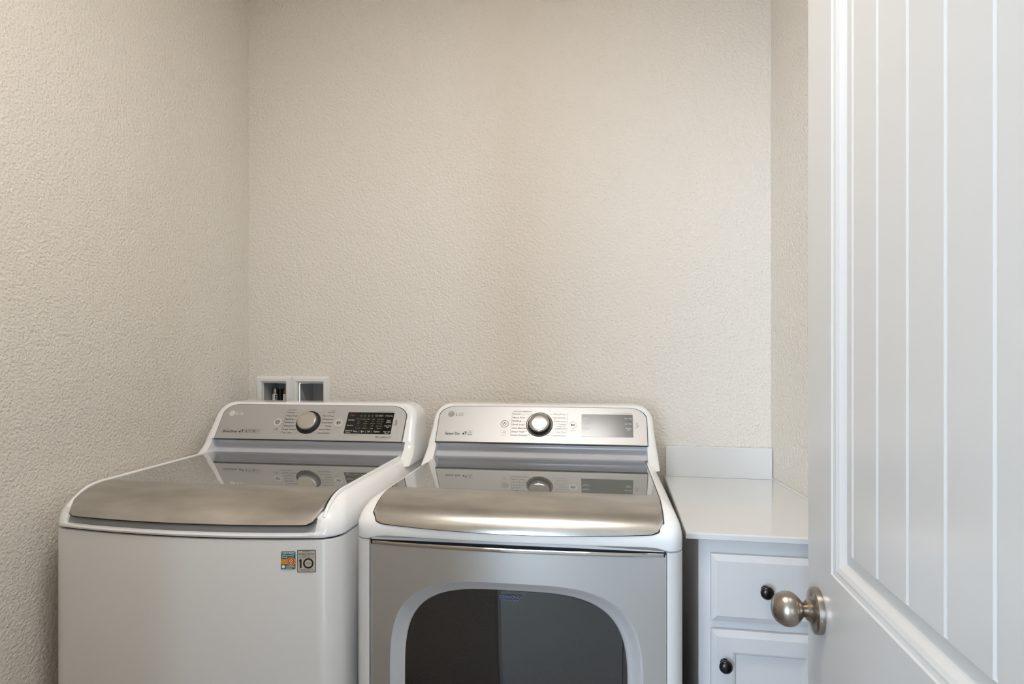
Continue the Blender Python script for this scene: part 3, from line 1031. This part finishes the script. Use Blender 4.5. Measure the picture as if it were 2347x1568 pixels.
# ------------------------------------------------------------------ washing machine
washer = thing('washing_machine', 'white top-loading washing machine with a black display and two stickers on its front', 'washing machine', (-0.973, 1.262, 0), math.radians(1.9))
mb = MB()
ol = outline(W, 0.0, 0.037, 0.058, VB)
ol2 = outline(W - 0.003, 0.003, 0.037, 0.056, VB - 0.003)
mb.rings([[(u, v, 0.025) for u, v in ol], [(u, v, 0.9125) for u, v in ol], [(u, v, 0.9145) for u, v in outline(W - 0.0008, 0.0008, 0.037, 0.058, VB)], [(u, v, 0.9152) for u, v in ol2]], True, True, True)
mb.build('body', M['sheet'], washer, 40)
mb = MB()
oi = outline(W - 0.007, 0.007, 0.037, 0.05, VB - 0.007)
mb.rings([[(u, v, 0.9) for u, v in oi], [(u, v, 0.93) for u, v in oi]], True, True, True)
mb.build('seam', M['gap_shade_grey'], washer, 40)  # dark core that paints the shade in the gap under the cover
for sx in (-1, 1):
    for v in (0.07, 0.66):
        mb = MB()
        lathe(mb, (sx * 0.29, v, 0), (0, 0, 1), [(0, 0.025), (0.012, 0.025), (0.016, 0.014), (0.03, 0.014)], 20)
        mb.build('foot', M['gap_shade_grey'], washer)

LW = 0.316


def w_phmin(u):
    """lower edge of the washer lid, its corners rounded"""
    e_ = LW - abs(u)
    base = math.radians(16.8)
    r = 0.030
    if e_ < r:
        base += math.radians(24) * (1 - math.sqrt(max(0, 1 - ((r - e_) / r) ** 2)))
    return base


def w_pocket(u, ph):
    d = math.degrees(ph)
    side = 1 - smoothstep((abs(u) - 0.300) / 0.024)
    m_ = smoothstep((d - 3.0) / 2.5) * (1 - smoothstep((d - 22) / 6))
    ridge = math.exp(-((d - 1.0) / 2.2) ** 2) * 0.0035
    return -0.011 * m_ * side + ridge * side


wt = Top(0.9245, 0.999, 0.118, 0.034, 0.037, 0.058, 0.010, pocket=w_pocket)
wt.build(washer)
# grey recess under the lid lip
G = []
for i in range(7):
    row = []
    for j in range(41):
        u = 0.309 * (-1 + 2 * j / 40)
        ph = math.radians(4.6 + 20 * i / 6)
        v, z = wt.front(u, ph)
        n = wt.normal(ph)
        d = w_pocket(u, ph) + 0.0009
        row.append((u, v + n[0] * d, z + n[1] * d))
    G.append(row)
mb = MB()
mb.rings(G, False)
mb.build('lid_recess', M['pocket'], washer, 60, 'grey hand recess under the lid lip')

wlid = None
G = wt.patch(LW, w_phmin, None, 0.0052)
mb = MB()
skirt(mb, G, 0.0042)
wlid = mb.build('lid_front', M['steel'], washer, 45, 'brushed steel front of the lid')


def deck_sheet(top, half, v0, v1, off, th, name, m, parent, label=None):
    mb = MB()
    vs = []
    for q in (off, off - th):
        for u, v in ((-half, v0), (half, v0), (half, v1), (-half, v1)):
            vs.append((u, v, top.deck(v) + q))
    mb.add(vs, [(0, 1, 2, 3), (7, 6, 5, 4), (0, 4, 5, 1), (1, 5, 6, 2), (2, 6, 7, 3), (3, 7, 4, 0)])
    return mb.build(name, m, parent, 0, label)


def gap_shade_grey(top, half, phmin, v1, parent):
    G = top.patch(half + 0.0028, lambda u: max(0.0, phmin(u * half / (half + 0.0028)) - math.radians(1.4)), None, 0.0009)
    mb = MB()
    mb.rings(G, False)
    v0 = top.rf
    mb.add([(-half - 0.0028, v0, top.deck(v0) + 0.0009), (half + 0.0028, v0, top.deck(v0) + 0.0009), (half + 0.0028, v1, top.deck(v1) + 0.0009), (-half - 0.0028, v1, top.deck(v1) + 0.0009)], [(0, 1, 2, 3)])
    mb.build('lid_gap_shade', M['gap_shade_grey'], parent, 50)  # dark sheet painting the shaded gap line round steel and glass


gap_shade_grey(wt, LW, w_phmin, 0.5625, washer)
deck_sheet(wt, LW, wt.rf + 0.0012, 0.5605, 0.0050, 0.0040, 'lid_glass', M['lid_glass'], washer, 'smoked grey glass of the lid')
# white beads of the cover along both sides of the lid
for sx in (-1, 1):
    path = []
    for k in range(13):
        ph = math.radians(30 + 5 * k)
        v, z = wt.front(LW, ph)
        path.append((v, z, wt.normal(ph), min(1.0, 0.15 + k / 8)))
    for k in range(1, 9):
        v = wt.rf + (0.560 - wt.rf) * k / 8
        path.append((v, wt.deck(v), (0.0, 1.0), 1.0))
    R = []
    for v, z, n, g in path:
        ring = []
        for q in range(9):
            t = math.pi * q / 8
            u = sx * (LW + 0.0030 + 0.0045 + 0.0045 * math.cos(t))
            hh_ = -0.001 + 0.0095 * g * math.sin(t) ** 0.7
            ring.append((u, v + n[0] * hh_, z + n[1] * hh_))
        R.append(ring)
    MB().rings(R, True, True, True).build('side_bead', M['enamel'], washer, 50)
console(washer)
wp = make_panel(washer, 0.3200)
washer_labels(wp)

# stickers on the washer front
FY = -0.037 * (1 - (0.28 / W) ** 2) - 0.0002


def sticker(name, label, u0, u1, z0, z1, m):
    um, zm = (u0 + u1) / 2, z0
    k = 0.037 * 2 * um / W ** 2
    fr = Frame((um, -0.037 * (1 - (um / W) ** 2), zm), (1, k, 0), (0, 0, 1))
    mb = MB()
    hw, hh = (u1 - u0) / 2, z1 - z0
    plate(mb, fr, rrect(-hw, hw, 0, hh, 0.0022), 0.0002, 0.0009)
    return mb.build(name, m, washer, 0, label), fr, hw, hh


st, fr, hw, hh = sticker('certification_sticker', 'teal and orange certification sticker', 0.2375, 0.2695, 0.8515, 0.8905, M['teal'])
h = 0.0011
mb = MB()
flat(mb, fr, [(-hw, hh * 0.28), (-hw * 0.05, hh * 0.28)] + [(hw * 0.42 + 0.0105 * math.cos(t), hh * 0.43 + 0.0092 * math.sin(t)) for t in [math.radians(-140 + 280 * k / 20) for k in range(21)]] + [(-hw * 0.05, hh * 0.57), (-hw, hh * 0.57)], h)
mb.build('sticker_band', M['orange'], st, 0)
mb = MB()
flat(mb, fr, circle(hw * 0.42, hh * 0.43, 0.0070, 24), h + 0.0003)
mb.build('sticker_seal', M['orange_dark'], st, 0)
mb = MB()
for p, q in (((-0.004, 0.002), (0.001, 0.005)), ((0.001, 0.005), (0.004, 0.001)), ((-0.002, -0.004), (0.001, 0.001)), ((0.001, 0.001), (0.0045, -0.003)), ((-0.002, -0.004), (0.002, -0.005)), ((-0.005, -0.001), (-0.002, 0.0015))):
    stroke(mb, fr, (hw * 0.42 + p[0], hh * 0.43 + p[1]), (hw * 0.42 + q[0], hh * 0.43 + q[1]), 0.0011, h + 0.0006)
text(mb, fr, 'CERTIFIED', -hw * 0.92, hh * 0.845, 0.0044, h, width=hw * 1.84, bold=0.004)
text(mb, fr, 'asthma & allergy', -hw * 0.88, hh * 0.735, 0.0027, h, width=hw * 1.7, bold=0.006, shear=0.1)
text(mb, fr, 'friendly', -hw * 0.88, hh * 0.635, 0.0027, h, width=hw * 0.8, bold=0.006, shear=0.1)
flat(mb, fr, circle(-hw * 0.66, hh * 0.14, 0.0036, 20), h)
for q, wd in ((0.18, 1.2), (0.115, 1.25), (0.05, 0.8)):
    stroke(mb, fr, (-hw * 0.28, hh * q), (-hw * 0.28 + hw * wd, hh * q), 0.0008, h)
mb.build('sticker_lettering', M['ink_white'], st, 0)

st, fr, hw, hh = sticker('warranty_sticker', 'silver ten year warranty sticker with black border', 0.2728, 0.3140, 0.8445, 0.8935, M['ink'])
mb = MB()
flat(mb, fr, rrect(-hw + 0.0012, hw - 0.0012, 0.0012, hh - 0.0012, 0.0016), h)
mb.build('sticker_face', M['tan'], st, 0)
mb = MB()
h2 = h + 0.0003
text(mb, fr, 'INVERTER', 0, hh * 0.905, 0.0024, h2, 'CENTER', width=hw * 0.8, bold=0.003)
text(mb, fr, 'Direct Drive', 0, hh * 0.79, 0.0042, h2, 'CENTER', width=hw * 1.66, bold=0.004)
text(mb, fr, 'MOTOR', 0, hh * 0.71, 0.0026, h2, 'CENTER', width=hw * 0.8)
stroke(mb, fr, (-hw * 0.82, hh * 0.665), (hw * 0.82, hh * 0.665), 0.0005, h2)
flat(mb, fr, [(-hw * 0.72, hh * 0.20), (-hw * 0.52, hh * 0.20), (-hw * 0.52, hh * 0.59), (-hw * 0.68, hh * 0.59), (-hw * 0.82, hh * 0.52), (-hw * 0.82, hh * 0.485), (-hw * 0.72, hh * 0.50)], h2)
ring_flat(mb, fr, hw * 0.2, hh * 0.40, 0.0079, 0.0116, h2)
text(mb, fr, 'YEAR', hw * 0.2, hh * 0.372, 0.0030, h2, 'CENTER', width=0.0108)
text(mb, fr, 'WARRANTY', 0, hh * 0.075, 0.0030, h2, 'CENTER', width=hw * 1.45)
mb.build('sticker_lettering', M['ink'], st, 0)


# ------------------------------------------------------------------ dryer
dryer = thing('clothes_dryer', 'silver and white clothes dryer with a dark window in its door', 'dryer', (-0.2245, 1.315, 0), math.radians(1.5))
DP = 0.3275                      # pillars stand outside this half width
r = 0.026
ol = [(-W, VB), (-W, 0.3)]
for k in range(9):
    t = math.pi / 2 * k / 8
    ol.append((-W + r - r * math.cos(t), r - r * math.sin(t)))
ol += [(-DP - 0.004, 0.0), (-DP - 0.001, 0.001), (-DP, 0.004), (-DP, 0.035)]
ol += [(-u, v) for u, v in reversed(ol)]
mb = MB()
mb.rings([[(u, v, 0.025) for u, v in ol], [(u, v, 0.9085) for u, v in ol], [(u * 0.997, v + 0.0015 if v < 0.3 else v, 0.9098) for u, v in ol]], True, True, True)
mb.build('body', M['sheet'], dryer, 40)
mb = MB()
oi = outline(W - 0.007, 0.006, 0.0, 0.03, VB - 0.007)
mb.rings([[(u, v, 0.90) for u, v in oi], [(u, v, 0.93) for u, v in oi]], True, True, True)
mb.build('seam', M['gap_shade_grey'], dryer, 40)  # dark core standing in for shade between body and top
for sx in (-1, 1):
    for v in (0.07, 0.66):
        mb = MB()
        lathe(mb, (sx * 0.29, v, 0), (0, 0, 1), [(0, 0.025), (0.012, 0.025), (0.016, 0.014), (0.03, 0.014)], 20)
        mb.build('foot', M['gap_shade_grey'], dryer)

LD = 0.3215


def d_phmin(u):
    e_ = LD - abs(u)
    base = math.radians(2.0 + 9.0 * (u / LD) ** 2)
    rr_ = 0.030
    if e_ < rr_:
        base += math.radians(20) * (1 - math.sqrt(max(0, 1 - ((rr_ - e_) / rr_) ** 2)))
    return base


dt = Top(0.937, 0.998, 0.128, 0.040, 0.016, 0.030, 0.012, zs=0.9200, dip=0.0085)
dt.build(dryer)
gap_shade_grey(dt, LD, d_phmin, 0.5625, dryer)
G = dt.patch(LD, d_phmin, None, 0.0032)
mb = MB()
skirt(mb, G, 0.0026)
mb.build('top_front', M['steel'], dryer, 45, 'brushed steel curved front of the top')
deck_sheet(dt, LD, dt.rf + 0.0012, 0.5605, 0.0031, 0.0025, 'top_glass', M['lid_glass'], dryer, 'smoked grey glass of the top')
console(dryer)
dp = make_panel(dryer, 0.3310)
dryer_labels(dp)

# loading door: bowed silver front, window bezel, dark glass, chrome grip
DH, DZ0, DZ1 = 0.3245, 0.155, 0.8985
BOW = 0.020


def door_v(u):
    return 0.004 - BOW * (1 - (u / DH) ** 2)


WCX, WCZ = 0.0, 0.600


def sup(hw, hh, t, n=3.4):
    c, s_ = math.cos(t), math.sin(t)
    return (hw * math.copysign(abs(c) ** (2 / n), c), hh * math.copysign(abs(s_) ** (2 / n), s_))


NT = 144
ths = [2 * math.pi * (k + 0.5) / NT for k in range(NT)]


def rect_pt(t):
    """point of the door's outer rectangle seen along angle t from the window centre"""
    u, z = sup(0.275, 0.235, t)
    k = 1e9
    if abs(u) > 1e-9:
        k = min(k, DH / abs(u))
    if z > 0:
        k = min(k, (DZ1 - WCZ) / z)
    elif z < 0:
        k = min(k, (WCZ - DZ0) / -z)
    return u * k, z * k


rings = []
inner = [sup(0.279, 0.233, t) for t in ths]
outer = [rect_pt(t) for t in ths]
# exact corners
for cu, cz in ((DH, DZ1 - WCZ), (-DH, DZ1 - WCZ), (-DH, DZ0 - WCZ), (DH, DZ0 - WCZ)):
    k = min(range(NT), key=lambda q: (outer[q][0] - cu) ** 2 + (outer[q][1] - cz) ** 2)
    outer[k] = (cu, cz)
for f in (0, 0.04, 0.1, 0.2, 0.35, 0.5, 0.65, 0.8, 0.92, 1.0):
    ring = []
    for (a, b), (c, d) in zip(inner, outer):
        u, z = a + (c - a) * f, b + (d - b) * f
        ring.append((u, door_v(u) + 0.0, WCZ + z))
    rings.append(ring)
edge = []
for (u, z) in outer:
    edge.append((u * 0.9985, 0.030, WCZ + z))
rings.append(edge)
ddoor = MB().rings(rings, True, False, True).build('door', M['silver'], dryer, 30, 'silver loading door')
# bezel: dished ring from the door face down to the glass
brs = []
for f, dep in ((0, 0.0), (0.10, 0.0010), (0.25, 0.0035), (0.5, 0.0075), (0.75, 0.0105), (0.92, 0.012), (1.0, 0.0145)):
    ring = []
    for t in ths:
        a, b = sup(0.279, 0.233, t)
        c, d = sup(0.2455, 0.2115, t)
        u, z = a + (c - a) * f, b + (d - b) * f
        ring.append((u, door_v(u) + dep, WCZ + z))
    brs.append(ring)
MB().rings(brs).build('window_bezel', M['bezel'], ddoor, 40, 'pale dished ring round the window')
grs = []
for f in (1.0, 0.97, 0.9, 0.8, 0.65, 0.5, 0.35, 0.2, 0.06):
    ring = []
    for t in ths:
        u, z = sup(0.2462 * f, 0.2122 * f, t)
        ring.append((u, door_v(u) + 0.0118 - 0.004 * (1 - f ** 2), WCZ + z))
    grs.append(ring)
dg = MB().rings(grs, True, False, True).build('window_glass', M['door_glass'], ddoor, 60, 'dark glass of the loading door')
mb = MB()
fr = Frame((0.0, door_v(0.0) + 0.0088, 0.7975), (1, 0, 0), (0, 0, 1))
text(mb, fr, 'DIAMOND', -0.028, 0.0, 0.0068, 0.0, 'LEFT', shear=0.25, width=0.047, bold=0.002)
text(mb, fr, 'GLASS', -0.026, -0.0055, 0.0030, 0.0, 'LEFT', shear=0.25, width=0.040)
mb.build('glass_lettering', M['ink_blue'], dg, 0)
# dark side trims of the door
for sx in (-1, 1):
    mb = MB().box(sx * (DH + 0.0012) - 0.0012, sx * (DH + 0.0012) + 0.0012, 0.001, 0.03, DZ0, DZ1 + 0.006)
    mb.build('side_trim', M['chrome'], ddoor, 0)
# grip: straight upper rail, hollow and bowed chrome strip
mb = MB().box(-DH + 0.002, DH - 0.002, 0.0005, 0.012, 0.9105, 0.9175)
mb.build('upper_rail', M['groove'], ddoor, 0)
R1, R2 = [], []
chrome_rings = []
NG = 40
for k in range(NG + 1):
    u = -DH + 0.003 + (2 * DH - 0.006) * k / NG
    v = door_v(u) - 0.0015
    chrome_rings.append([(u, v, 0.8990), (u, v - 0.0006, 0.9000), (u, v - 0.0004, 0.9062), (u, v + 0.0006, 0.9072), (u, v + 0.0036, 0.9072), (u, v + 0.0040, 0.8990)])
    R1.append([(u, min(v + 0.0036, 0.004), 0.9070), (u, min(v + 0.0048, 0.0052), 0.9005), (u, 0.0065, 0.8985), (u, 0.0105, 0.9005), (u, 0.0115, 0.9075)])
MB().rings(R1, False).build('grip_hollow', M['groove'], ddoor, 60)
MB().rings(chrome_rings, True, True, True).build('grip_strip', M['chrome'], ddoor, 40, 'bowed chrome strip along the top of the door')
